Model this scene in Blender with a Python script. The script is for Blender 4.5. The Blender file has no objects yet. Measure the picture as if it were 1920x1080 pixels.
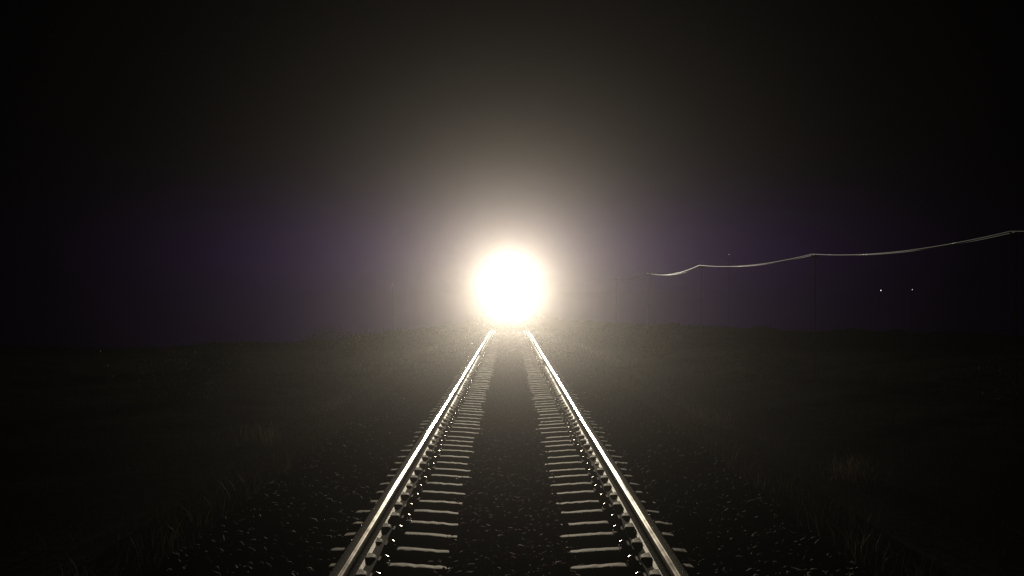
import bpy, bmesh, math, random
import numpy as np
from mathutils import Vector, Matrix
R = math.radians
random.seed(7)
rng = np.random.default_rng(11)
S = bpy.context.scene
C = S.collection

# ---------------------------------------------------------------- camera
F_PX = 2930.0                 # focal length in pixels of a 1920 wide picture
H = 1.252                     # camera above the rail tops (rail top is z = 0, the track runs along +y)
cam_d = bpy.data.cameras.new('camera')
cam = bpy.data.objects.new('camera', cam_d); C.objects.link(cam)
cam_d.sensor_width = 36.0
cam_d.lens = 36.0 * F_PX / 1920.0
cam_d.clip_start = 0.05; cam_d.clip_end = 5000
cam.location = (0.004, 0, H)
cam.rotation_euler = (R(90) + 24 / F_PX, 0, -4.5 / F_PX)
S.camera = cam

# ---------------------------------------------------------------- night sky
W = bpy.data.worlds.new('World'); S.world = W; W.use_nodes = True
nt = W.node_tree
sky = nt.nodes.new('ShaderNodeTexSky'); sky.sky_type = 'NISHITA'; sky.sun_disc = False
sky.sun_elevation = R(-5.5); sky.sun_rotation = R(0); sky.ozone_density = 4.0
sky.air_density = 1.0; sky.dust_density = 0.6
bg = nt.nodes['Background']
SKY = 2.1
tc = nt.nodes.new('ShaderNodeTexCoord'); sep = nt.nodes.new('ShaderNodeSeparateXYZ'); L_ = nt.links
L_.new(tc.outputs['Generated'], sep.inputs['Vector'])
def wmath(op, a, b=None, clamp=False):
    n = nt.nodes.new('ShaderNodeMath'); n.operation = op; n.use_clamp = clamp
    for k, v in enumerate((a, b)):
        if v is None: continue
        if isinstance(v, (int, float)): n.inputs[k].default_value = v
        else: L_.new(v, n.inputs[k])
    return n.outputs[0]
comb = nt.nodes.new('ShaderNodeCombineXYZ')            # below the horizon the sky keeps its horizon colour
L_.new(sep.outputs['X'], comb.inputs['X']); L_.new(sep.outputs['Y'], comb.inputs['Y'])
L_.new(wmath('MAXIMUM', sep.outputs['Z'], 0.015), comb.inputs['Z']); L_.new(comb.outputs['Vector'], sky.inputs['Vector'])
# made-up violet glow low in the sky ahead, standing in for lens flare
def bell(v, w): return wmath('POWER', 2.718, wmath('MULTIPLY', wmath('POWER', wmath('ABSOLUTE', wmath('DIVIDE', v, w)), 2.0), -1.0))
ahead = wmath('GREATER_THAN', sep.outputs['Y'], 0.0)
glow = wmath('ADD', wmath('MULTIPLY', wmath('MULTIPLY', bell(sep.outputs['Z'], 0.050), bell(sep.outputs['X'], 0.155)), ahead), 0.003)
tint = nt.nodes.new('ShaderNodeMix'); tint.data_type = 'RGBA'; tint.blend_type = 'MULTIPLY'
tint.inputs['Factor'].default_value = 1.0; tint.inputs['B'].default_value = (0.95, 0.15, 2.4, 1)
bw = nt.nodes.new('ShaderNodeRGBToBW'); L_.new(sky.outputs['Color'], bw.inputs['Color']); L_.new(bw.outputs['Val'], tint.inputs['A']); L_.new(tint.outputs['Result'], bg.inputs['Color'])
L_.new(wmath('MULTIPLY', glow, SKY), bg.inputs['Strength'])

# ---------------------------------------------------------------- rendering
S.view_settings.view_transform = 'Standard'; S.view_settings.look = 'None'
S.view_settings.gamma = 1.0; S.view_settings.exposure = 0.0
cy = S.cycles
cy.max_bounces = 4; cy.diffuse_bounces = 2; cy.glossy_bounces = 2; cy.transmission_bounces = 2
cy.volume_bounces = 0; cy.transparent_max_bounces = 8
cy.sample_clamp_indirect = 2.0
cy.use_denoising = True
try: cy.denoiser = 'OPENIMAGEDENOISE'
except Exception: pass
cy.use_adaptive_sampling = False
cy.caustics_reflective = False; cy.caustics_refractive = False

# ---------------------------------------------------------------- numbers of the place
D_TRAIN = 75.0
LAMP_Z = H + 28 / F_PX * D_TRAIN
BEAM_W = 7.5e4
SPILL = 0.034
LOW_LAMP = 0.08
HAZE = 3.4e-4
HAZE_G = 0.930
SPACING = 0.545
Y0 = 1.45 * F_PX / 508.6 + 0.27 - 0.545      # the sleeper whose bolts sit at the foot of the picture

# ---------------------------------------------------------------- helpers
def tag(o, label=None, cat=None, group=None, kind=None):
    if label: o['label'] = label
    if cat: o['category'] = cat
    if group: o['group'] = group
    if kind: o['kind'] = kind
    return o

def empty(name, loc=(0, 0, 0), rz=0):
    o = bpy.data.objects.new(name, None); C.objects.link(o)
    o.location = loc; o.rotation_euler = (0, 0, rz); o.empty_display_size = 0.2
    return o

def link_mesh(name, me, mat, parent=None):
    o = bpy.data.objects.new(name, me); C.objects.link(o)
    if mat is not None and not me.materials: me.materials.append(mat)
    if parent is not None: o.parent = parent
    return o

def smooth(me, flag=True):
    me.polygons.foreach_set('use_smooth', [flag] * len(me.polygons))

def from_bm(name, bm, mat, parent=None, sm=False):
    bmesh.ops.recalc_face_normals(bm, faces=bm.faces)
    me = bpy.data.meshes.new(name); bm.to_mesh(me); bm.free()
    if sm: smooth(me)
    return link_mesh(name, me, mat, parent)

def from_np(name, v, f, mat, parent=None, sm=False):
    me = bpy.data.meshes.new(name)
    v = np.asarray(v, np.float32); f = np.asarray(f, np.int32); k = f.shape[1]
    me.vertices.add(len(v)); me.vertices.foreach_set('co', v.ravel())
    me.loops.add(f.size); me.loops.foreach_set('vertex_index', f.ravel())
    me.polygons.add(len(f)); me.polygons.foreach_set('loop_start', np.arange(0, f.size, k, dtype=np.int32))
    me.update(calc_edges=True); me.validate()
    if sm: smooth(me)
    return link_mesh(name, me, mat, parent)

def add_box(bm, c, s, rot=None, bevel=0.0):
    t = bmesh.new()
    bmesh.ops.create_cube(t, size=1.0)
    for v in t.verts: v.co = Vector((v.co.x * s[0], v.co.y * s[1], v.co.z * s[2]))
    if bevel > 0:
        bmesh.ops.bevel(t, geom=list(t.edges), offset=bevel, segments=2, affect='EDGES', profile=0.6)
    if rot is not None: bmesh.ops.rotate(t, verts=t.verts, matrix=rot, cent=(0, 0, 0))
    bmesh.ops.translate(t, verts=t.verts, vec=c)
    me = bpy.data.meshes.new('tmp'); t.to_mesh(me); t.free(); bm.from_mesh(me); bpy.data.meshes.remove(me)

def add_cyl(bm, a, b, r, r2=None, seg=12):
    a = Vector(a); b = Vector(b); d = b - a
    t = bmesh.new()
    bmesh.ops.create_cone(t, cap_ends=True, segments=seg, radius1=r, radius2=r if r2 is None else r2, depth=d.length)
    q = Vector((0, 0, 1)).rotation_difference(d).to_matrix()
    bmesh.ops.rotate(t, verts=t.verts, matrix=q, cent=(0, 0, 0))
    bmesh.ops.translate(t, verts=t.verts, vec=(a + b) / 2)
    me = bpy.data.meshes.new('tmp'); t.to_mesh(me); t.free(); bm.from_mesh(me); bpy.data.meshes.remove(me)

def add_ball(bm, c, s, seg=12):
    t = bmesh.new()
    bmesh.ops.create_uvsphere(t, u_segments=seg, v_segments=max(6, seg // 2), radius=1.0)
    for v in t.verts: v.co = Vector((v.co.x * s[0] + c[0], v.co.y * s[1] + c[1], v.co.z * s[2] + c[2]))
    me = bpy.data.meshes.new('tmp'); t.to_mesh(me); t.free(); bm.from_mesh(me); bpy.data.meshes.remove(me)

def tube(pts, r, seg=6):
    pts = [Vector(p) for p in pts]; n = len(pts); vs = []; fs = []
    for i, p in enumerate(pts):
        d = (pts[min(i + 1, n - 1)] - pts[max(i - 1, 0)]).normalized()
        u = d.cross(Vector((0, 0, 1)))
        u = u.normalized() if u.length > 1e-4 else Vector((1, 0, 0))
        w = u.cross(d)
        rr = r[i] if hasattr(r, '__len__') else r
        for k in range(seg):
            a = 2 * math.pi * k / seg
            vs.append(p + u * math.cos(a) * rr + w * math.sin(a) * rr)
    for i in range(n - 1):
        for k in range(seg):
            fs.append((i * seg + k, i * seg + (k + 1) % seg, (i + 1) * seg + (k + 1) % seg, (i + 1) * seg + k))
    return np.array([tuple(v) for v in vs]), np.array(fs)

def copy_tree(o, parent=None):
    c = o.copy(); C.objects.link(c); c.parent = parent
    for ch in list(o.children): copy_tree(ch, c)
    return c

# ---------------------------------------------------------------- materials
def material(name, base, rough=0.6, metal=0.0, var=None, scale=8.0, spec=0.5, bump=0.0, bump_scale=60.0, per_object=0.0, rough_var=0.0, thin=0.0):
    m = bpy.data.materials.new(name); m.use_nodes = True
    n = m.node_tree.nodes; l = m.node_tree.links
    b = n['Principled BSDF']
    b.inputs['Base Color'].default_value = (*base, 1); b.inputs['Roughness'].default_value = rough
    b.inputs['Metallic'].default_value = metal; b.inputs['Specular IOR Level'].default_value = spec
    tc = n.new('ShaderNodeTexCoord')
    col = None
    if var is not None:
        no = n.new('ShaderNodeTexNoise'); no.inputs['Scale'].default_value = scale
        no.inputs['Detail'].default_value = 6; no.inputs['Roughness'].default_value = 0.65
        l.new(tc.outputs['Object'], no.inputs['Vector'])
        rp = n.new('ShaderNodeValToRGB')
        rp.color_ramp.elements[0].position = 0.36; rp.color_ramp.elements[1].position = 0.66
        rp.color_ramp.elements[0].color = (*base, 1); rp.color_ramp.elements[1].color = (*var, 1)
        l.new(no.outputs['Fac'], rp.inputs['Fac'])
        col = rp.outputs['Color']
        if rough_var:
            mr = n.new('ShaderNodeMapRange')
            mr.inputs['From Min'].default_value = 0.3; mr.inputs['From Max'].default_value = 0.7
            mr.inputs['To Min'].default_value = rough - rough_var; mr.inputs['To Max'].default_value = rough + rough_var
            l.new(no.outputs['Fac'], mr.inputs['Value']); l.new(mr.outputs['Result'], b.inputs['Roughness'])
    if per_object:
        oi = n.new('ShaderNodeObjectInfo')
        mr = n.new('ShaderNodeMapRange')
        mr.inputs['To Min'].default_value = 1 - per_object; mr.inputs['To Max'].default_value = 1.0
        l.new(oi.outputs['Random'], mr.inputs['Value'])
        mx = n.new('ShaderNodeMix'); mx.data_type = 'RGBA'; mx.blend_type = 'MULTIPLY'
        mx.inputs['Factor'].default_value = 1.0
        if col is not None: l.new(col, mx.inputs['A'])
        else: mx.inputs['A'].default_value = (*base, 1)
        l.new(mr.outputs['Result'], mx.inputs['B'])
        col = mx.outputs['Result']
    if col is not None: l.new(col, b.inputs['Base Color'])
    if bump:
        nb = n.new('ShaderNodeTexNoise'); nb.inputs['Scale'].default_value = bump_scale; nb.inputs['Detail'].default_value = 5
        l.new(tc.outputs['Object'], nb.inputs['Vector'])
        bp = n.new('ShaderNodeBump'); bp.inputs['Strength'].default_value = bump; bp.inputs['Distance'].default_value = 0.01
        l.new(nb.outputs['Fac'], bp.inputs['Height']); l.new(bp.outputs['Normal'], b.inputs['Normal'])
    if thin:
        tr = n.new('ShaderNodeBsdfTranslucent'); ms = n.new('ShaderNodeMixShader'); ms.inputs['Fac'].default_value = thin
        tr.inputs['Color'].default_value = (*[min(1, c * 1.0) for c in (var or base)], 1)
        l.new(b.outputs['BSDF'], ms.inputs[1]); l.new(tr.outputs['BSDF'], ms.inputs[2])
        l.new(ms.outputs['Shader'], n['Material Output'].inputs['Surface'])
    return m

def glowing(name, col, strength):
    m = bpy.data.materials.new(name); m.use_nodes = True
    n = m.node_tree.nodes; l = m.node_tree.links
    n.remove(n['Principled BSDF'])
    e = n.new('ShaderNodeEmission'); e.inputs['Color'].default_value = (*col, 1); e.inputs['Strength'].default_value = strength
    l.new(e.outputs['Emission'], n['Material Output'].inputs['Surface'])
    m.cycles.emission_sampling = 'NONE'
    return m

M = dict(
    rail_top=material('polished_steel', (0.17, 0.16, 0.15), 0.12, 1.0, (0.12, 0.115, 0.11), 3.0, rough_var=0.02),
    rail_side=material('rusty_rail_steel', (0.028, 0.02, 0.014), 0.9, 0.0, (0.05, 0.034, 0.022), 14.0, spec=0.02, bump=0.3),
    rail_foot=material('lit_rail_foot', (0.40, 0.32, 0.22), 0.60, 0.0, (0.50, 0.40, 0.28), 10.0, spec=0.3, bump=0.2),
    plate=material('oily_plate_steel', (0.025, 0.02, 0.015), 0.75, 0.0, (0.05, 0.038, 0.028), 30.0, spec=0.2, bump=0.3),
    clip=material('dusty_clamp_steel', (0.60, 0.47, 0.31), 0.7, 0.0, (0.40, 0.31, 0.20), 30.0, spec=0.3, per_object=0.35, bump=0.3),
    joint=material('dark_joint_steel', (0.02, 0.017, 0.015), 0.8, 0.0, (0.035, 0.03, 0.025), 20.0, spec=0.2),
    bolt=material('worn_bright_bolt_steel', (0.95, 0.93, 0.9), 0.33, 1.0, per_object=0.92),
    concrete=material('weathered_concrete', (0.23, 0.148, 0.072), 0.8, 0.0, (0.05, 0.04, 0.028), 9.0, spec=0.04, bump=0.5, bump_scale=40, per_object=0.85),
    ballast=material('glow_tinted_crushed_stone', (0.085, 0.050, 0.066), 0.95, 0.0, (0.17, 0.10, 0.125), 20.0, bump=0.6, bump_scale=30),  # purple of the lens glow is put into the stone colour
    shaded=material('shade_darkened_stone', (0.012, 0.010, 0.009), 0.95, 0.0, (0.03, 0.025, 0.022), 20.0, spec=0.1, bump=0.6, bump_scale=30),  # darker copy of the ballast, painting in the shade outside the rails
    pebble=material('pale_stone', (0.25, 0.23, 0.2), 0.7, 0.0, (0.12, 0.11, 0.1), 25.0),
    earth=material('dark_soil', (0.012, 0.012, 0.008), 0.95, 0.0, (0.034, 0.031, 0.02), 1.5, spec=0.05, bump=0.8, bump_scale=6),
    grass=material('dry_grass', (0.030, 0.034, 0.014), 0.8, 0.0, (0.07, 0.062, 0.03), 1.2, thin=0.2, spec=0.1),
    straw=material('pale_straw', (0.32, 0.28, 0.16), 0.7, 0.0, (0.42, 0.36, 0.22), 2.0, thin=0.4, spec=0.2),
    leaf=material('shrub_leaf', (0.035, 0.06, 0.02), 0.6, 0.0, (0.07, 0.10, 0.035), 2.0, thin=0.3, per_object=0.4, spec=0.3),
    bark=material('grey_bark', (0.09, 0.075, 0.055), 0.9, 0.0, (0.15, 0.12, 0.09), 20.0, bump=0.6),
    wood=material('tarred_post_wood', (0.05, 0.04, 0.03), 0.9, 0.0, (0.08, 0.065, 0.05), 12.0, bump=0.5),
    wire=material('bare_aluminium_wire', (0.82, 0.88, 0.96), 0.45, 1.0),
    china=material('white_porcelain', (0.75, 0.75, 0.72), 0.25),
    paint=material('dark_blue_loco_paint', (0.02, 0.035, 0.07), 0.9, 0.0, (0.03, 0.04, 0.07), 2.0, spec=0.02),
    black=material('black_loco_steel', (0.02, 0.02, 0.02), 0.9, 0.0, (0.03, 0.027, 0.025), 8.0, spec=0.05),
    yellow=material('dark_red_rail_paint', (0.08, 0.02, 0.015), 0.8, spec=0.05),
    glass=material('cab_glass', (0.01, 0.012, 0.015), 0.05),
    steel=material('worn_steel', (0.35, 0.33, 0.31), 0.45, 1.0, (0.22, 0.2, 0.18), 12.0),
    lens=glowing('lit_headlight_glass', (1.0, 0.93, 0.80), 60.0),
    yard=glowing('lit_yard_lamp_glass', (1.0, 0.95, 0.9), 1.8),
    yard_dim=glowing('dim_lit_lamp_glass', (0.9, 0.95, 1.0), 0.8),
)

M['rail_top'].node_tree.nodes['Principled BSDF'].inputs['Specular Tint'].default_value = (0.10, 0.085, 0.07, 1)   # dull, greasy steel

# ---------------------------------------------------------------- terrain
def bump_noise(x, y, k):
    return (np.sin(x * 1.7 * k + 1.3) * np.cos(y * 1.1 * k + 0.4) + 0.6 * np.sin(x * 3.1 * k - y * 2.3 * k + 2.0)
            + 0.4 * np.cos(x * 5.3 * k + y * 4.1 * k)) / 2.0

def side_z(x, y):
    """height of the land beside the track; x and y are arrays"""
    ax = np.abs(x)
    z = np.where(ax < 1.9, -0.34, np.where(ax < 3.3, -0.34 - (ax - 1.9) * 0.42, -0.93))
    out = np.clip((ax - 3.3) / 3.0, 0, 1)
    z = z + out * ((0.08 + 0.22 * np.clip((y - 50) / 50, 0, 1)) * bump_noise(x, y, 0.45) + 0.05 * bump_noise(x, y, 1.7))
    e = np.clip(ax - 4, 0, 60)
    yc = np.where(x < 0, 62 + 150 * np.exp(-e / 2.4), 88 + 124 * np.exp(-e / 6.0)) + 3 * np.sin(x * 0.55 + 1) + 2 * np.sin(x * 1.3)
    far = np.maximum(np.maximum(y - yc, 0), (ax - 22) * 0.9 + 4 * np.sin(y * 0.06))
    far = np.clip(far, 0, None)
    z = z + 0.25 * np.clip((ax - 5) / 8, 0, 1) * (1 - np.clip(far / 10, 0, 1)) - 0.05 * far * far / (far + 14)
    return z

xs = np.concatenate([-np.geomspace(900, 26, 18), np.linspace(-25, -3.6, 70), np.linspace(-3.4, 3.4, 35), np.linspace(3.6, 25, 70), np.geomspace(26, 900, 18)])
ys = np.concatenate([np.linspace(-30, 0, 10), np.linspace(0.7, 120, 210), np.linspace(122, 260, 50), np.geomspace(265, 2500, 30)])
gx, gy = np.meshgrid(xs, ys)
gv = np.stack([gx, gy, side_z(gx, gy)], -1).reshape(-1, 3)
nx, ny = len(xs), len(ys)
ii, jj = np.meshgrid(np.arange(nx - 1), np.arange(ny - 1))
a = (jj * nx + ii).ravel()
ground = from_np('ground', gv, np.stack([a, a + 1, a + nx + 1, a + nx], -1), M['earth'], sm=True)
tag(ground, kind='structure')

# the ballast bed under the track: a sheet with a bumpy top
bxs = np.linspace(-1.98, 1.98, 81)
bys = np.concatenate([np.arange(3.0, 40, 0.05), np.arange(40, 130, 0.25)])
def bed_z(x, y):
    ax = np.abs(x)
    ph = np.cos(2 * np.pi * (y - Y0) / SPACING)      # +1 on a sleeper line
    z = -0.262 + 0.012 * bump_noise(x, y, 7.0)
    z = z + 0.030 * np.clip((0.42 - ax) / 0.15, 0, 1)          # heaped between the seats
    z = z + 0.062 * np.clip((ax - 0.98) / 0.16, 0, 1) + 0.012 * np.clip((ax - 0.98) / 0.2, 0, 1) * bump_noise(x, y, 1.9)
    z = np.where(ax > 1.45, z - (ax - 1.45) * 0.12, z)
    return z
bx, by = np.meshgrid(bxs, bys)
bz = bed_z(bx, by) + rng.normal(0, 1, bx.shape) * np.where(by < 40, 0.008, 0.022)
bv = np.stack([bx, by, bz], -1).reshape(-1, 3)
nx, ny = len(bxs), len(bys)
ii, jj = np.meshgrid(np.arange(nx - 1), np.arange(ny - 1)); a = (jj * nx + ii).ravel()
bed = from_np('ballast_ground', bv, np.stack([a, a + 1, a + nx + 1, a + nx], -1), M['shaded'])
bed.data.materials.append(M['ballast'])               # inside the rails stone tinted by lens glow, outside darkened to paint shade
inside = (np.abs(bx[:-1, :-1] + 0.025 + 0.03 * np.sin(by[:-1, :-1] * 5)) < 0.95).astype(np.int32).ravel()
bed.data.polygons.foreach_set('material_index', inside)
tag(bed, kind='structure')

# loose stones
tb = bmesh.new(); bmesh.ops.create_icosphere(tb, subdivisions=1, radius=1.0)
ico_v = np.array([v.co[:] for v in tb.verts]); ico_f = np.array([[v.index for v in f.verts] for f in tb.faces]); tb.free()
def stones(name, n, xf, yf, smin, smax, mat, zf, lift=0.25):
    x = xf(n); y = yf(n); s = rng.uniform(smin, smax, n)
    sc = s[:, None] * rng.uniform(0.55, 1.15, (n, 3))
    V = ico_v[None] * (1 + rng.normal(0, 0.16, (n, len(ico_v), 1))) * sc[:, None, :]
    q = rng.normal(0, 1, (n, 4)); q /= np.linalg.norm(q, axis=1, keepdims=True)
    w, i, j, k = q.T
    Rm = np.stack([1 - 2 * (j * j + k * k), 2 * (i * j - k * w), 2 * (i * k + j * w), 2 * (i * j + k * w), 1 - 2 * (i * i + k * k), 2 * (j * k - i * w),
                   2 * (i * k - j * w), 2 * (j * k + i * w), 1 - 2 * (i * i + j * j)], -1).reshape(n, 3, 3)
    V = np.einsum('nij,nvj->nvi', Rm, V)
    V += np.stack([x, y, zf(x, y) + s * lift], -1)[:, None, :]
    Fa = ico_f[None] + (np.arange(n) * len(ico_v))[:, None, None]
    return from_np(name, V.reshape(-1, 3), Fa.reshape(-1, 3), mat)

def y_near(n): return 5.0 + (71.0) * rng.uniform(0, 1, n) ** 1.7
def stone_z(x, y): return np.where(np.abs(x) < 1.95, bed_z(x, y), side_z(x, y))
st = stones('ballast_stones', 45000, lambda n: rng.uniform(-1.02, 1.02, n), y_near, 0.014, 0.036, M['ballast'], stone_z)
tag(st, 'dark crushed stone ballast heaped between the sleepers, lens glow painted in as purple', 'ballast', kind='stuff')
st2 = stones('shoulder_stones', 42000, lambda n: rng.choice([-1, 1], n) * (1.0 + 2.5 * rng.uniform(0, 1, n) ** 1.4), y_near, 0.014, 0.040, M['shaded'], stone_z)
tag(st2, 'black stones on the shoulders outside the rails, shade painted into their colour', 'ballast', kind='stuff')
pb = stones('pale_pebbles', 420, lambda n: rng.normal(0, 3.2, n), lambda n: rng.uniform(8, 45, n), 0.008, 0.02, M['pebble'],
            lambda x, y: np.where(np.abs(x) < 1.95, bed_z(x, y) + 0.02, side_z(x, y)), 0.6)
tag(pb, 'pale pebbles scattered over the dark ballast and verge', 'pebbles', kind='stuff')

# ---------------------------------------------------------------- rails
HEADW, RAIL_H = 0.073, 0.180
RX = 0.760 + HEADW / 2
def rail_profile():
    half = [(0.003, 0.0), (0.012, -0.0030), (0.020, -0.0070), (0.028, -0.0120), (0.0350, -0.0175), (0.0375, -0.036), (0.012, -0.050), (0.009, -0.080), (0.010, -0.125),
            (0.016, -0.143), (0.035, -0.1505), (0.072, -0.163), (0.075, -0.168), (0.075, -0.180)]
    return half + [(-x, z) for x, z in reversed(half)]

def make_rail(side, joint_y, label):
    root = empty('rail', (side * RX, 2.0, 0))
    tag(root, label, 'rail', 'the two running rails of the track')
    prof = rail_profile(); n = len(prof)
    pieces = [(0.0, joint_y - 2.0 - 0.004), (joint_y - 2.0 + 0.004, 118.0)]
    head = [0, 1, 2, 3, n - 4, n - 3, n - 2, n - 1]
    top_v, top_f, web_v, web_f, foot_v, foot_f, fil_v, fil_f = [], [], [], [], [], [], [], []
    def strip(idx, a, b, V, Fs):
        o = len(V)
        for t in (a, b):
            for i in idx: V.append((prof[i][0], t, prof[i][1]))
        k = len(idx)
        for i in range(k - 1): Fs.append((o + i, o + i + 1, o + k + i + 1, o + k + i))
        # end caps are left to the joint bars
    # the wheels polish only a band of the head on the gauge side (towards the track centre)
    g = -side
    for a, b in pieces:
        o = len(top_v)
        ys_ = np.linspace(a, b, max(2, int((b - a) / 0.5)))
        wob = np.cumsum(rng.normal(0, 0.0006, len(ys_))); wob = np.clip(wob - np.linspace(0, wob[-1], len(ys_)), -0.003, 0.003)
        for t, wv in zip(ys_, wob):
            top_v += [(g * (0.0105 + wv), t, -0.0018), (g * 0.0150, t, -0.0037), (g * 0.020, t, -0.0061), (g * 0.026, t, -0.0092), (g * 0.031, t, -0.0120)]
        for i in range(len(ys_) - 1):
            for k in range(4):
                q = o + 5 * i + k
                top_f += [(q, q + 1, q + 6, q + 5)]
        strip([n - 5, n - 4, n - 3, n - 2, n - 1, 0, 1, 2, 3, 4], a, b, web_v, web_f)
        strip([4, 5, 6, 7, 8, 9], a, b, web_v, web_f)
        strip([n - 10, n - 9, n - 8, n - 7, n - 6, n - 5], a, b, web_v, web_f)
        strip([10, 11, 12, 13, n - 14, n - 13, n - 12, n - 11], a, b, foot_v, foot_f)
        strip([9, 10], a, b, fil_v, fil_f); strip([n - 11, n - 10], a, b, fil_v, fil_f)
    from_np('head', web_v, web_f, M['rail_side'], root)
    from_np('running_surface', top_v, top_f, M['rail_top'], root)
    from_np('foot', foot_v, foot_f, M['rail_side'], root)
    from_np('foot_fillet', fil_v, fil_f, M['rail_foot'], root)  # pale strip paints lamplight by the web; darker foot paints clip shade
    for s in (-1, 1):
        bm = bmesh.new()
        add_box(bm, (s * 0.030, joint_y - 2.0, -0.095), (0.030, 1.0, 0.085), bevel=0.006)
        add_box(bm, (s * 0.050, joint_y - 2.0, -0.143), (0.056, 1.0, 0.022), bevel=0.004)
        jb = from_bm('joint_bar', bm, M['joint'], root)
        for k in range(6):
            bm = bmesh.new()
            yy = joint_y - 2.0 - 0.325 + 0.13 * k
            add_cyl(bm, (s * 0.040, yy, -0.088), (s * 0.066, yy, -0.088), 0.019, seg=6)
            add_cyl(bm, (s * 0.060, yy, -0.088), (s * 0.076, yy, -0.088), 0.010, seg=8)
            from_bm('joint_bolt', bm, M['steel'], jb)
    return root
make_rail(-1, 41.4, 'left-hand steel rail with a bright polished top running to the headlight')
make_rail(1, 35.2, 'right-hand steel rail with a bright polished top running to the headlight')

# ---------------------------------------------------------------- sleepers
def sleeper_mesh(seed):
    r = np.random.default_rng(seed)
    xs_ = np.concatenate([np.linspace(-1.35, -0.98, 12), np.linspace(-0.93, -0.62, 8), np.linspace(-0.58, 0.58, 36), np.linspace(0.62, 0.93, 8), np.linspace(0.98, 1.35, 12)])
    vs, fs = [], []
    rows = 9
    wob = 0.004 * np.sin(xs_ * 9 + r.uniform(0, 6)) + r.normal(0, 0.0022, len(xs_))
    wob2 = 0.004 * np.sin(xs_ * 11 + r.uniform(0, 6)) + r.normal(0, 0.0022, len(xs_))
    for i, x in enumerate(xs_):
        ax = abs(x)
        if ax < 0.62: zt = -0.203 - 0.052 * (1 - ax / 0.62) ** 1.3
        elif ax < 0.93: zt = -0.203
        else: zt = -0.203 - 0.035 * (ax - 0.93) / 0.42
        hw = 0.080 + 0.04 * min(1, max(0, (ax - 0.1) / 0.5))
        zt += r.normal(0, 0.0012)
        prof = [(-hw - 0.03, -0.36), (-hw - 0.008 + wob[i], zt - 0.03), (-hw + wob[i], zt - 0.008), (-hw + 0.010 + wob[i], zt), (0, zt + 0.0015),
                (hw - 0.010 + wob2[i], zt), (hw + wob2[i], zt - 0.008), (hw + 0.008 + wob2[i], zt - 0.03), (hw + 0.03, -0.36)]
        for y, z in prof: vs.append((x, y, z + r.normal(0, 0.0009)))
    for i in range(len(xs_) - 1):
        for k in range(rows - 1):
            fs.append((i * rows + k, (i + 1) * rows + k, (i + 1) * rows + k + 1, i * rows + k + 1))
    me_o = from_np('sleeper', vs, fs, M['concrete'], sm=False)
    me = me_o.data
    bm = bmesh.new(); bm.from_mesh(me)
    n = len(xs_)
    bm.verts.ensure_lookup_table()
    bm.faces.new([bm.verts[k] for k in range(rows)]); bm.faces.new([bm.verts[(n - 1) * rows + k] for k in reversed(range(rows))])
    bmesh.ops.recalc_face_normals(bm, faces=bm.faces); bm.to_mesh(me); bm.free()
    bpy.data.objects.remove(me_o)
    return me
sleeper_meshes = [sleeper_mesh(100 + k) for k in range(7)]

def plate_mesh():
    bm = bmesh.new()
    add_box(bm, (0, 0, -0.192), (0.285, 0.17, 0.020), bevel=0.004)
    for s in (-1, 1):          # the raised ribs beside the rail foot
        add_box(bm, (s * 0.094, 0, -0.172), (0.026, 0.160, 0.024), bevel=0.005)
    bmesh.ops.recalc_face_normals(bm, faces=bm.faces)
    me = bpy.data.meshes.new('fastening_plate'); bm.to_mesh(me); bm.free(); me.materials.append(M['plate']); return me
def clip_mesh():
    # a clamp lying on the rail foot: a wedge that narrows away from the rail
    bm = bmesh.new()
    prof = [(0.016, 0.095, -0.1415), (0.034, 0.088, -0.1425), (0.052, 0.064, -0.1445), (0.066, 0.046, -0.149), (0.072, 0.036, -0.158)]
    rows = []
    for x, hw, zt in prof:
        zb = -0.168
        rows.append([bm.verts.new((x, -hw, zb)), bm.verts.new((x, -hw, zt - 0.003)), bm.verts.new((x, -hw + 0.006, zt)),
                     bm.verts.new((x, hw - 0.006, zt)), bm.verts.new((x, hw, zt - 0.003)), bm.verts.new((x, hw, zb))])
    for p, q in zip(rows[:-1], rows[1:]):
        for k in range(5): bm.faces.new((p[k], p[k + 1], q[k + 1], q[k]))
    bm.faces.new(rows[0]); bm.faces.new(rows[-1][::-1])
    bmesh.ops.recalc_face_normals(bm, faces=bm.faces)
    me = bpy.data.meshes.new('clip'); bm.to_mesh(me); bm.free(); me.materials.append(M['clip']); return me
def bolt_mesh():
    # a washer, a nut and a worn conical bolt end
    N = 64
    rings = [(0.024, -0.184), (0.024, -0.176), (0.0215, -0.1758), (0.0215, -0.156), (0.0205, -0.1545), (0.0060, -0.1478), (0.0045, -0.1475)]
    vs = [(r * math.cos(2 * math.pi * k / N), r * math.sin(2 * math.pi * k / N), z) for r, z in rings for k in range(N)] + [(0, 0, -0.1474)]
    fs = [(i * N + k, i * N + (k + 1) % N, (i + 1) * N + (k + 1) % N, (i + 1) * N + k) for i in range(len(rings) - 1) for k in range(N)]
    top = (len(rings) - 1) * N
    fs += [(top + k, top + (k + 1) % N, len(vs) - 1) for k in range(N)]
    me = bpy.data.meshes.new('bolt'); me.from_pydata(vs, [], fs); me.materials.append(M['bolt']); return me
PM, CM, BM_ = plate_mesh(), clip_mesh(), bolt_mesh()

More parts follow.
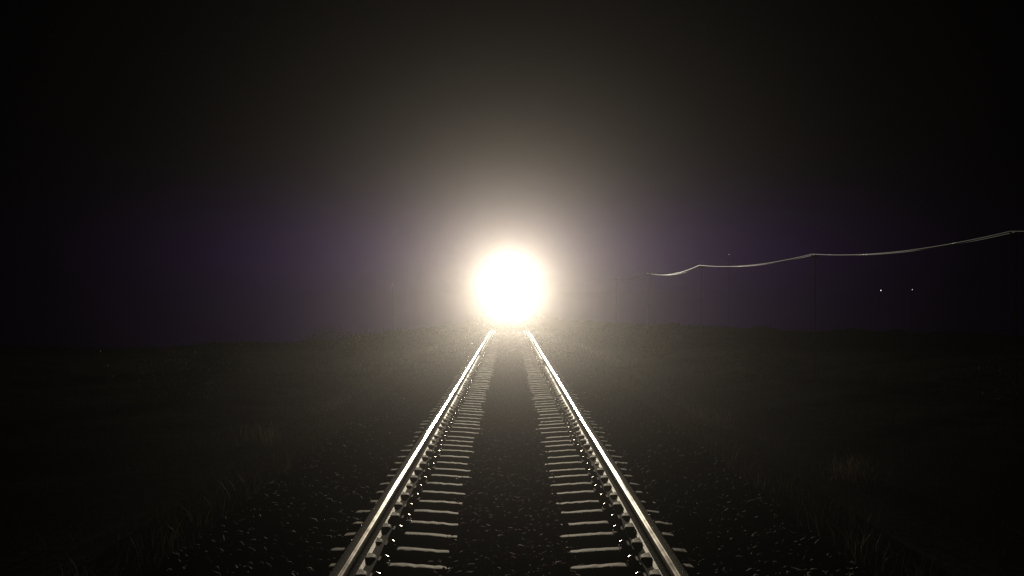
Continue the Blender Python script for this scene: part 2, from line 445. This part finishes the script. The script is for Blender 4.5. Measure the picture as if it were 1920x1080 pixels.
def make_sleeper(me):
    root = bpy.data.objects.new('sleeper', me); C.objects.link(root)
    for s in (-1, 1):
        p = bpy.data.objects.new('fastening_plate', PM); C.objects.link(p); p.parent = root; p.location = (s * RX, 0, 0)
        for t in (-1, 1):
            c = bpy.data.objects.new('clip', CM); C.objects.link(c); c.parent = p; c.location = (0, 0, 0)
            if t > 0: c.rotation_euler = (0, 0, 0)
            else: c.rotation_euler = (0, 0, math.pi)
            b = bpy.data.objects.new('bolt', BM_); C.objects.link(b); b.parent = p; b.location = (t * 0.119, 0, 0.004)
    return root
ORD = 'first second third fourth fifth sixth seventh eighth ninth tenth eleventh twelfth thirteenth fourteenth fifteenth sixteenth seventeenth eighteenth nineteenth twentieth'.split()
n_sl = int((D_TRAIN + 4 - Y0) / SPACING)
protos = [make_sleeper(me) for me in sleeper_meshes]
for i in range(n_sl):
    o = protos[i] if i < len(protos) else copy_tree(protos[i % len(protos)])
    o.location = (random.uniform(-0.012, 0.012), Y0 + i * SPACING + random.uniform(-0.03, 0.03), random.uniform(-0.006, 0.003))
    o.rotation_euler = (random.uniform(-0.012, 0.012), 0, random.uniform(-0.012, 0.012))
    if i == 0: lab = 'dusty concrete sleeper nearest the camera, at the bottom edge of the photo'
    elif i < 20: lab = f'dusty concrete sleeper, {ORD[i]} from the bottom edge of the photo'
    elif Y0 + i * SPACING < 40: lab = 'dusty concrete sleeper in the middle stretch of track, its bolts glinting as small dots'
    else: lab = 'concrete sleeper in the far stretch of track close to the headlight glare'
    tag(o, lab, 'sleeper', 'concrete sleepers under the rails')

# ---------------------------------------------------------------- train
def make_train():
    y = D_TRAIN
    root = empty('locomotive', (0, y, 0))
    tag(root, 'oncoming locomotive lost behind the dazzling white glare of its own headlight', 'locomotive')
    # y = 0 is the nose; the body reaches back along +y
    bm = bmesh.new()
    add_box(bm, (0, 1.5, 1.95), (2.1, 2.8, 1.5), bevel=0.10)            # short nose
    add_box(bm, (0, 11.5, 2.05), (2.1, 12.0, 1.7), bevel=0.10)          # long hood
    for k in range(6): add_box(bm, (0, 7.5 + 1.7 * k, 2.94), (1.2, 1.1, 0.16), bevel=0.03)
    from_bm('hood', bm, M['paint'], root)
    bm = bmesh.new()
    add_box(bm, (0, 4.2, 2.18), (2.6, 2.55, 1.96), bevel=0.10)
    add_box(bm, (0, 4.2, 3.20), (2.3, 2.5, 0.14), bevel=0.06)
    cab = from_bm('cab', bm, M['paint'], root)
    for s in (-1, 1):
        bm = bmesh.new(); add_box(bm, (s * 0.60, 2.915, 2.93), (0.80, 0.03, 0.30), bevel=0.01)
        w = from_bm('window', bm, M['glass'], cab)
        bm = bmesh.new()
        for dz in (-0.17, 0.17): add_box(bm, (s * 0.60, 2.91, 2.93 + dz), (0.89, 0.04, 0.045))
        for dx in (-0.42, 0.42): add_box(bm, (s * 0.60 + dx, 2.91, 2.93), (0.045, 0.04, 0.29))
        from_bm('window_frame', bm, M['black'], w)
    bm = bmesh.new(); add_box(bm, (0, 8.6, 1.06), (2.6, 17.6, 0.22), bevel=0.02)
    from_bm('footplate', bm, M['black'], root)
    bm = bmesh.new()
    add_box(bm, (0, -0.12, 0.80), (2.5, 0.10, 0.62), bevel=0.02)
    from_bm('pilot_beam', bm, M['yellow'], root)
    bm = bmesh.new()
    for s in (-1, 1):
        add_box(bm, (s * 0.62, -0.26, 0.30), (1.2, 0.05, 0.40), Matrix.Rotation(s * 0.2, 3, 'Z') @ Matrix.Rotation(-0.3, 3, 'X'), bevel=0.01)
    from_bm('snow_plough', bm, M['black'], root)
    bm = bmesh.new()
    add_box(bm, (0, -0.38, 0.95), (0.22, 0.44, 0.22), bevel=0.03)
    add_box(bm, (0.08, -0.66, 0.95), (0.20, 0.20, 0.30), bevel=0.05)
    add_box(bm, (-0.12, -0.62, 0.95), (0.10, 0.22, 0.26), bevel=0.04)
    from_bm('coupler', bm, M['steel'], root)
    for s in (-1, 1):
        bm = bmesh.new()
        add_cyl(bm, (s * 1.22, 0.02, 1.17), (s * 1.22, 0.02, 2.15), 0.02)
        add_cyl(bm, (s * 0.45, 0.02, 1.17), (s * 0.45, 0.02, 2.15), 0.02)
        add_cyl(bm, (s * 1.24, 0.02, 2.15), (s * 0.43, 0.02, 2.15), 0.02)
        add_cyl(bm, (s * 1.22, 0.04, 1.66), (s * 0.45, 0.04, 1.66), 0.016)
        from_bm('handrail', bm, M['yellow'], root)
        bm = bmesh.new()
        for k in range(3): add_box(bm, (s * 1.10, 0.12, 0.42 + 0.25 * k), (0.36, 0.26, 0.03))
        add_box(bm, (s * 1.29, 0.12, 0.68), (0.02, 0.30, 0.60))
        from_bm('steps', bm, M['black'], root)
    for k, yy in enumerate((2.2, 4.0, 5.8, 11.4, 13.2, 15.0)):
        bm = bmesh.new()
        for s in (-1, 1):
            add_cyl(bm, (s * 0.70, yy, 0.507), (s * 0.735, yy, 0.507), 0.53, seg=32)
            add_cyl(bm, (s * 0.737, yy, 0.507), (s * 0.87, yy, 0.507), 0.50, seg=32)
        add_cyl(bm, (-0.72, yy, 0.507), (0.72, yy, 0.507), 0.09)
        from_bm('wheelset', bm, M['steel'], root)
    for yy in (4.0, 13.2):
        bm = bmesh.new()
        for s in (-1, 1):
            add_box(bm, (s * 1.05, yy, 0.62), (0.16, 4.9, 0.30), bevel=0.04)
            for q in (-1.8, 0, 1.8): add_box(bm, (s * 1.15, yy + q, 0.52), (0.10, 0.42, 0.40), bevel=0.04)
        from_bm('bogie_frame', bm, M['black'], root)
    # headlight: housing, reflector bowl, lit glass, and the lamp itself
    bm = bmesh.new()
    z = LAMP_Z
    add_cyl(bm, (0, 0.12, z), (0, -0.10, z), 0.30, seg=32)
    hl = from_bm('headlight', bm, M['steel'], root)
    bm = bmesh.new()
    add_cyl(bm, (0, -0.102, z), (0, -0.130, z), 0.25, 0.22, seg=32)
    from_bm('lens', bm, M['lens'], hl)
    for nm, en, ang, dx in (('main_beam', BEAM_W, 0.165, 0.0), ('spill_light', BEAM_W * SPILL, 1.9, 0.0)):
        ld = bpy.data.lights.new(nm, 'SPOT')
        ld.energy = en; ld.color = (1.0, 0.87, 0.64); ld.shadow_soft_size = 0.20
        ld.spot_size = ang; ld.spot_blend = 1.0
        lo = bpy.data.objects.new(nm, ld); C.objects.link(lo); lo.parent = hl
        lo.location = (dx, -0.45, z)
        lo.rotation_euler = (R(-90), 0, 0)    # the beam looks back down the track, towards -y
    for s in (-1, 1):                         # two low lamps added to stretch the white glare downward
        bm = bmesh.new(); add_cyl(bm, (s * 0.50, -0.16, 0.98), (s * 0.50, -0.26, 0.98), 0.14, seg=24)
        h2 = from_bm('added_low_lamp', bm, M['steel'], root)
        bm = bmesh.new(); add_cyl(bm, (s * 0.50, -0.262, 0.98), (s * 0.50, -0.280, 0.98), 0.115, 0.10, seg=24)
        from_bm('lens', bm, M['lens'], h2)
        ld = bpy.data.lights.new('added_low_light', 'SPOT')
        ld.energy = BEAM_W * LOW_LAMP; ld.color = (1.0, 0.87, 0.64); ld.shadow_soft_size = 0.10
        ld.spot_size = 0.22; ld.spot_blend = 1.0
        lo = bpy.data.objects.new('added_low_light', ld); C.objects.link(lo); lo.parent = h2
        lo.location = (s * 0.50, -0.72, 0.98); lo.rotation_euler = (R(-90), 0, 0)
    return root
make_train()

# ---------------------------------------------------------------- wire line on the right
POLES = [(1218, 512), (1316, 497), (1529, 476), (1906, 433)]
HW = 52 * 70.0 / F_PX           # wire height above the camera
def pole_at(px, py):
    yy = HW * F_PX / (564.0 - py)
    return Vector(((px - 955.5) / F_PX * yy, yy, H + HW))
tops = [pole_at(*p) for p in POLES]
step = (tops[2] - tops[3])
ends = [tops[0] + (tops[0] - tops[1])] + tops + [tops[3] - step * 0.9]
for k, t in enumerate(ends[:5]):
    gz = float(side_z(np.array([t.x]), np.array([t.y]))[0])
    root = empty('wire_post', (t.x, t.y, gz - 0.1))
    h = t.z - gz + 0.1
    tag(root, ['short dark post carrying the wires beyond the glare, farthest of the line',
               'short dark post where the shining wires first rise out of the glare',
               'short dark post at the first sharp kink of the shining wires',
               'short dark post at the second kink of the shining wires',
               'short dark post at the right edge carrying the fading wires, nearest of the line'][k], 'post', 'posts carrying the wires along the track')
    v, f = tube([(0, 0, 0), (0, 0, h * 0.5), (0, 0, h + 0.02)], [0.022, 0.020, 0.018], 10)
    from_np('post', v, f, M['wood'], root, True)
    bm = bmesh.new(); add_box(bm, (0, 0.056, h - 0.085), (0.22, 0.03, 0.04), bevel=0.004)
    arm = from_bm('crossarm', bm, M['wood'], root)
    for dx in (-0.07, 0.07):
        bm = bmesh.new()
        add_cyl(bm, (dx, 0.056, h - 0.065), (dx, 0.056, h - 0.035), 0.008)
        add_cyl(bm, (dx, 0.056, h - 0.040), (dx, 0.056, h - 0.012), 0.022, 0.016)
        add_cyl(bm, (dx, 0.056, h - 0.012), (dx, 0.056, h + 0.012), 0.013, 0.013)
        from_bm('insulator', bm, M['china'], arm, True)
for w, dx in enumerate((-0.07, 0.07)):
    pts = []
    for a_, b_ in zip(ends[:-1], ends[1:]):
        L = (b_ - a_).length; sag = 0.012 * L * (1.0 + 0.05 * w)
        for t in np.linspace(0, 1, 24, endpoint=False):
            p = a_.lerp(b_, t); pts.append((p.x + dx, p.y + 0.056, p.z - 4 * sag * t * (1 - t)))
    v, f = tube(pts, 0.012, 8)
    o = from_np('wire', v, f, M['wire'], None, True)
    tag(o, ['thin shining wire sagging between the posts, the one on the track side', 'thin shining wire sagging between the posts, the one away from the track'][w], 'wire', 'wires strung along the posts')

# ---------------------------------------------------------------- far lamps
def yard_lamp(px, py, dist, mat, label, r=0.1, tall=False):
    x = (px - 955.5) / F_PX * dist; z = H + (564 - py) / F_PX * dist
    gz = float(side_z(np.array([x]), np.array([dist]))[0])
    root = empty('street_lamp', (x, dist, gz - 0.1)); tag(root, label, 'lamp')
    h = z - gz + 0.1
    v, f = tube([(0.0, 0.5, 0), (0, 0.5, h * 0.8), (0, 0.45, h + 0.22), (0, 0.2, h + 0.3), (0, -0.06, h + 0.22)], [0.07, 0.05, 0.035, 0.03, 0.03], 8)
    from_np('pole', v, f, M['steel'], root, True)
    bm = bmesh.new(); add_cyl(bm, (0, 0, h + 0.06), (0, 0, h + 0.24), r * 1.9, r * 0.6, 16)
    hd = from_bm('lamp_shade', bm, M['black'], root)
    bm = bmesh.new(); add_ball(bm, (0, 0, h), (r, r, r), 12)
    from_bm('bulb', bm, mat, hd, True)
yard_lamp(1652, 544.5, 200, M['yard'], 'tiny bright white lamp far off on the right, brighter of the two below the wires', 0.06)
yard_lamp(1711, 543, 200, M['yard_dim'], 'tiny faint white lamp far off on the right, dimmer one nearer the right edge', 0.055)
yard_lamp(736, 534, 200, M['yard_dim'], 'tiny faint lamp far off on the left of the glare', 0.05)
yard_lamp(1367, 477, 200, M['yard_dim'], 'very faint lamp on a tall far mast just above the wires', 0.04)

# ---------------------------------------------------------------- verge vegetation
def blades(name, n, xf, yf, hmin, hmax, mat):
    x = xf(n); y = yf(n); z = side_z(x, y) - 0.02
    h = rng.uniform(hmin, hmax, n); an = rng.uniform(0, 2 * np.pi, n); wd = rng.uniform(0.003, 0.007, n)
    lean = rng.uniform(0.1, 0.7, n) * h; la = rng.uniform(0, 2 * np.pi, n)
    dx, dy = np.cos(an) * wd, np.sin(an) * wd
    lx, ly = np.cos(la) * lean, np.sin(la) * lean
    P = np.stack([np.stack([x - dx, y - dy, z], -1), np.stack([x + dx, y + dy, z], -1),
                  np.stack([x + dx * .7 + lx * .4, y + dy * .7 + ly * .4, z + h * .6], -1), np.stack([x - dx * .7 + lx * .4, y - dy * .7 + ly * .4, z + h * .6], -1),
                  np.stack([x + lx, y + ly, z + h * .95], -1)], 1)
    base = (np.arange(n) * 5)[:, None]
    Fa = np.concatenate([base + [[0, 1, 2]], base + [[0, 2, 3]], base + [[3, 2, 4]]], 0)
    return from_np(name, P.reshape(-1, 3), Fa, mat)
def verge_x(n):
    s = rng.choice([-1, 1], n); return s * (2.2 + 17 * rng.uniform(0, 1, n) ** 2.0)
def clumped_y(n):
    c = rng.uniform(8, 112, 320); return rng.choice(c, n) + rng.normal(0, 0.35, n)
g = blades('grass', 80000, verge_x, clumped_y, 0.08, 0.34, M['grass'])
tag(g, 'dark dry grass on the verges on both sides of the track', 'grass', kind='stuff')

def tuft_spots(n):
    c = np.array([(-3.2, 66), (-3.0, 60), (-3.4, 54), (-3.3, 49), (-4.1, 47), (-4.6, 46), (-3.9, 39), (3.1, 64), (3.3, 57), (3.6, 52), (-3.4, 30), (3.4, 27), (-3.8, 24), (4.2, 19)])
    k = rng.integers(0, len(c), n)
    return c[k, 0] + rng.normal(0, 0.16, n), c[k, 1] + rng.normal(0, 0.45, n)
_tx, _ty = tuft_spots(2200)
g2 = blades('pale_grass', 2200, lambda n: _tx, lambda n: _ty, 0.10, 0.38, M['straw'])
tag(g2, 'pale straw tufts catching the headlight along the foot of the ballast', 'grass', kind='stuff')

def shrub_mesh(seed, r, h):
    q = np.random.default_rng(seed)
    nc = 16
    cc = q.normal(0, 1, (nc, 3)) * [r * 0.45, r * 0.45, h * 0.22] + [0, 0, h * 0.55]
    n = 1500
    k = q.integers(0, nc, n)
    p = cc[k] + q.normal(0, 1, (n, 3)) * [r * .17, r * .17, h * .13]
    p[:, 2] = np.maximum(p[:, 2], 0.05)
    a = q.normal(0, 1, (n, 3)); a /= np.linalg.norm(a, axis=1, keepdims=True)
    b = np.cross(a, q.normal(0, 1, (n, 3))); b /= np.linalg.norm(b, axis=1, keepdims=True)
    s = q.uniform(0.02, 0.045, n)[:, None]
    V = np.stack([p - a * s, p + b * s * .45, p + a * s, p - b * s * .45], 1).reshape(-1, 3)
    return V, np.arange(4 * n).reshape(-1, 4), cc
def make_shrub(seed, r, h):
    root = empty('shrub')
    V, Fa, cc = shrub_mesh(seed, r, h)
    from_np('foliage', V, Fa, M['leaf'], root)
    allv, allf, off = [], [], 0
    for c in cc[:9]:
        mid = (c[0] * .35, c[1] * .35, c[2] * .5)
        v, f = tube([(c[0] * .05, c[1] * .05, -0.1), mid, tuple(c)], [0.018, 0.012, 0.004], 5)
        allv.append(v); allf.append(f + off); off += len(v)
    from_np('stem', np.concatenate(allv), np.concatenate(allf), M['bark'], root, True)
    return root
shrub_spots = [  # x, y, size, label
    (-9.3, 22, 1.0, 'low dark leafy shrub at the far left edge of the photo'),
    (-7.0, 33, 1.1, 'dark leafy shrub left of the track, halfway to the left edge'),
    (-8.6, 46, 1.3, 'dark rounded shrub on the left verge in front of the skyline'),
    (-6.0, 60, 1.2, 'hazy shrub left of the glare, nearer of two standing together'),
    (-7.4, 66, 1.6, 'tall hazy shrub left of the glare, farther of two standing together'),
    (-5.2, 80, 1.2, 'small shrub lit pale beside the glare, left of the track'),
    (9.2, 27, 1.0, 'low dark green shrub on the right verge below the two far lamps'),
    (11.0, 33, 1.4, 'dark green shrub at the right edge of the photo'),
    (7.2, 44, 1.1, 'dark leafy shrub right of the track below the wires'),
    (5.6, 58, 1.2, 'hazy shrub right of the glare, nearer of two standing together'),
    (6.6, 70, 1.5, 'tall hazy shrub right of the glare, farther of two standing together'),
    (4.9, 82, 1.1, 'small shrub lit pale beside the glare, right of the track'),
]
kinds = [make_shrub(500 + k, 0.8, 0.75) for k in range(4)]
for i, (x, y, s, lab) in enumerate(shrub_spots):
    o = kinds[i] if i < 4 else copy_tree(kinds[i % 4])
    o.location = (x, y, float(side_z(np.array([x]), np.array([y]))[0]) - 0.03)
    o.scale = (s * random.uniform(.9, 1.3), s * random.uniform(.9, 1.2), s * random.uniform(.8, 1.1))
    o.rotation_euler = (0, 0, random.uniform(0, 6.28))
    tag(o, lab, 'shrub', 'shrubs along the verges')

# ---------------------------------------------------------------- night air
bm = bmesh.new(); add_box(bm, (0, 1250, -57.0), (2000, 2620, 138.0))
hm = bpy.data.materials.new('night_haze'); hm.use_nodes = True
n = hm.node_tree.nodes; n.remove(n['Principled BSDF'])
pv = n.new('ShaderNodeVolumePrincipled')
pv.inputs['Color'].default_value = (0.95, 0.93, 0.97, 1); pv.inputs['Density'].default_value = HAZE
pv.inputs['Anisotropy'].default_value = HAZE_G
hm.node_tree.links.new(pv.outputs['Volume'], n['Material Output'].inputs['Volume'])
hm.cycles.volume_sampling = 'EQUIANGULAR'; hm.cycles.homogeneous_volume = True
hz = from_bm('haze', bm, hm)
tag(hz, 'thin night haze lit up by the headlight', 'haze', kind='stuff')
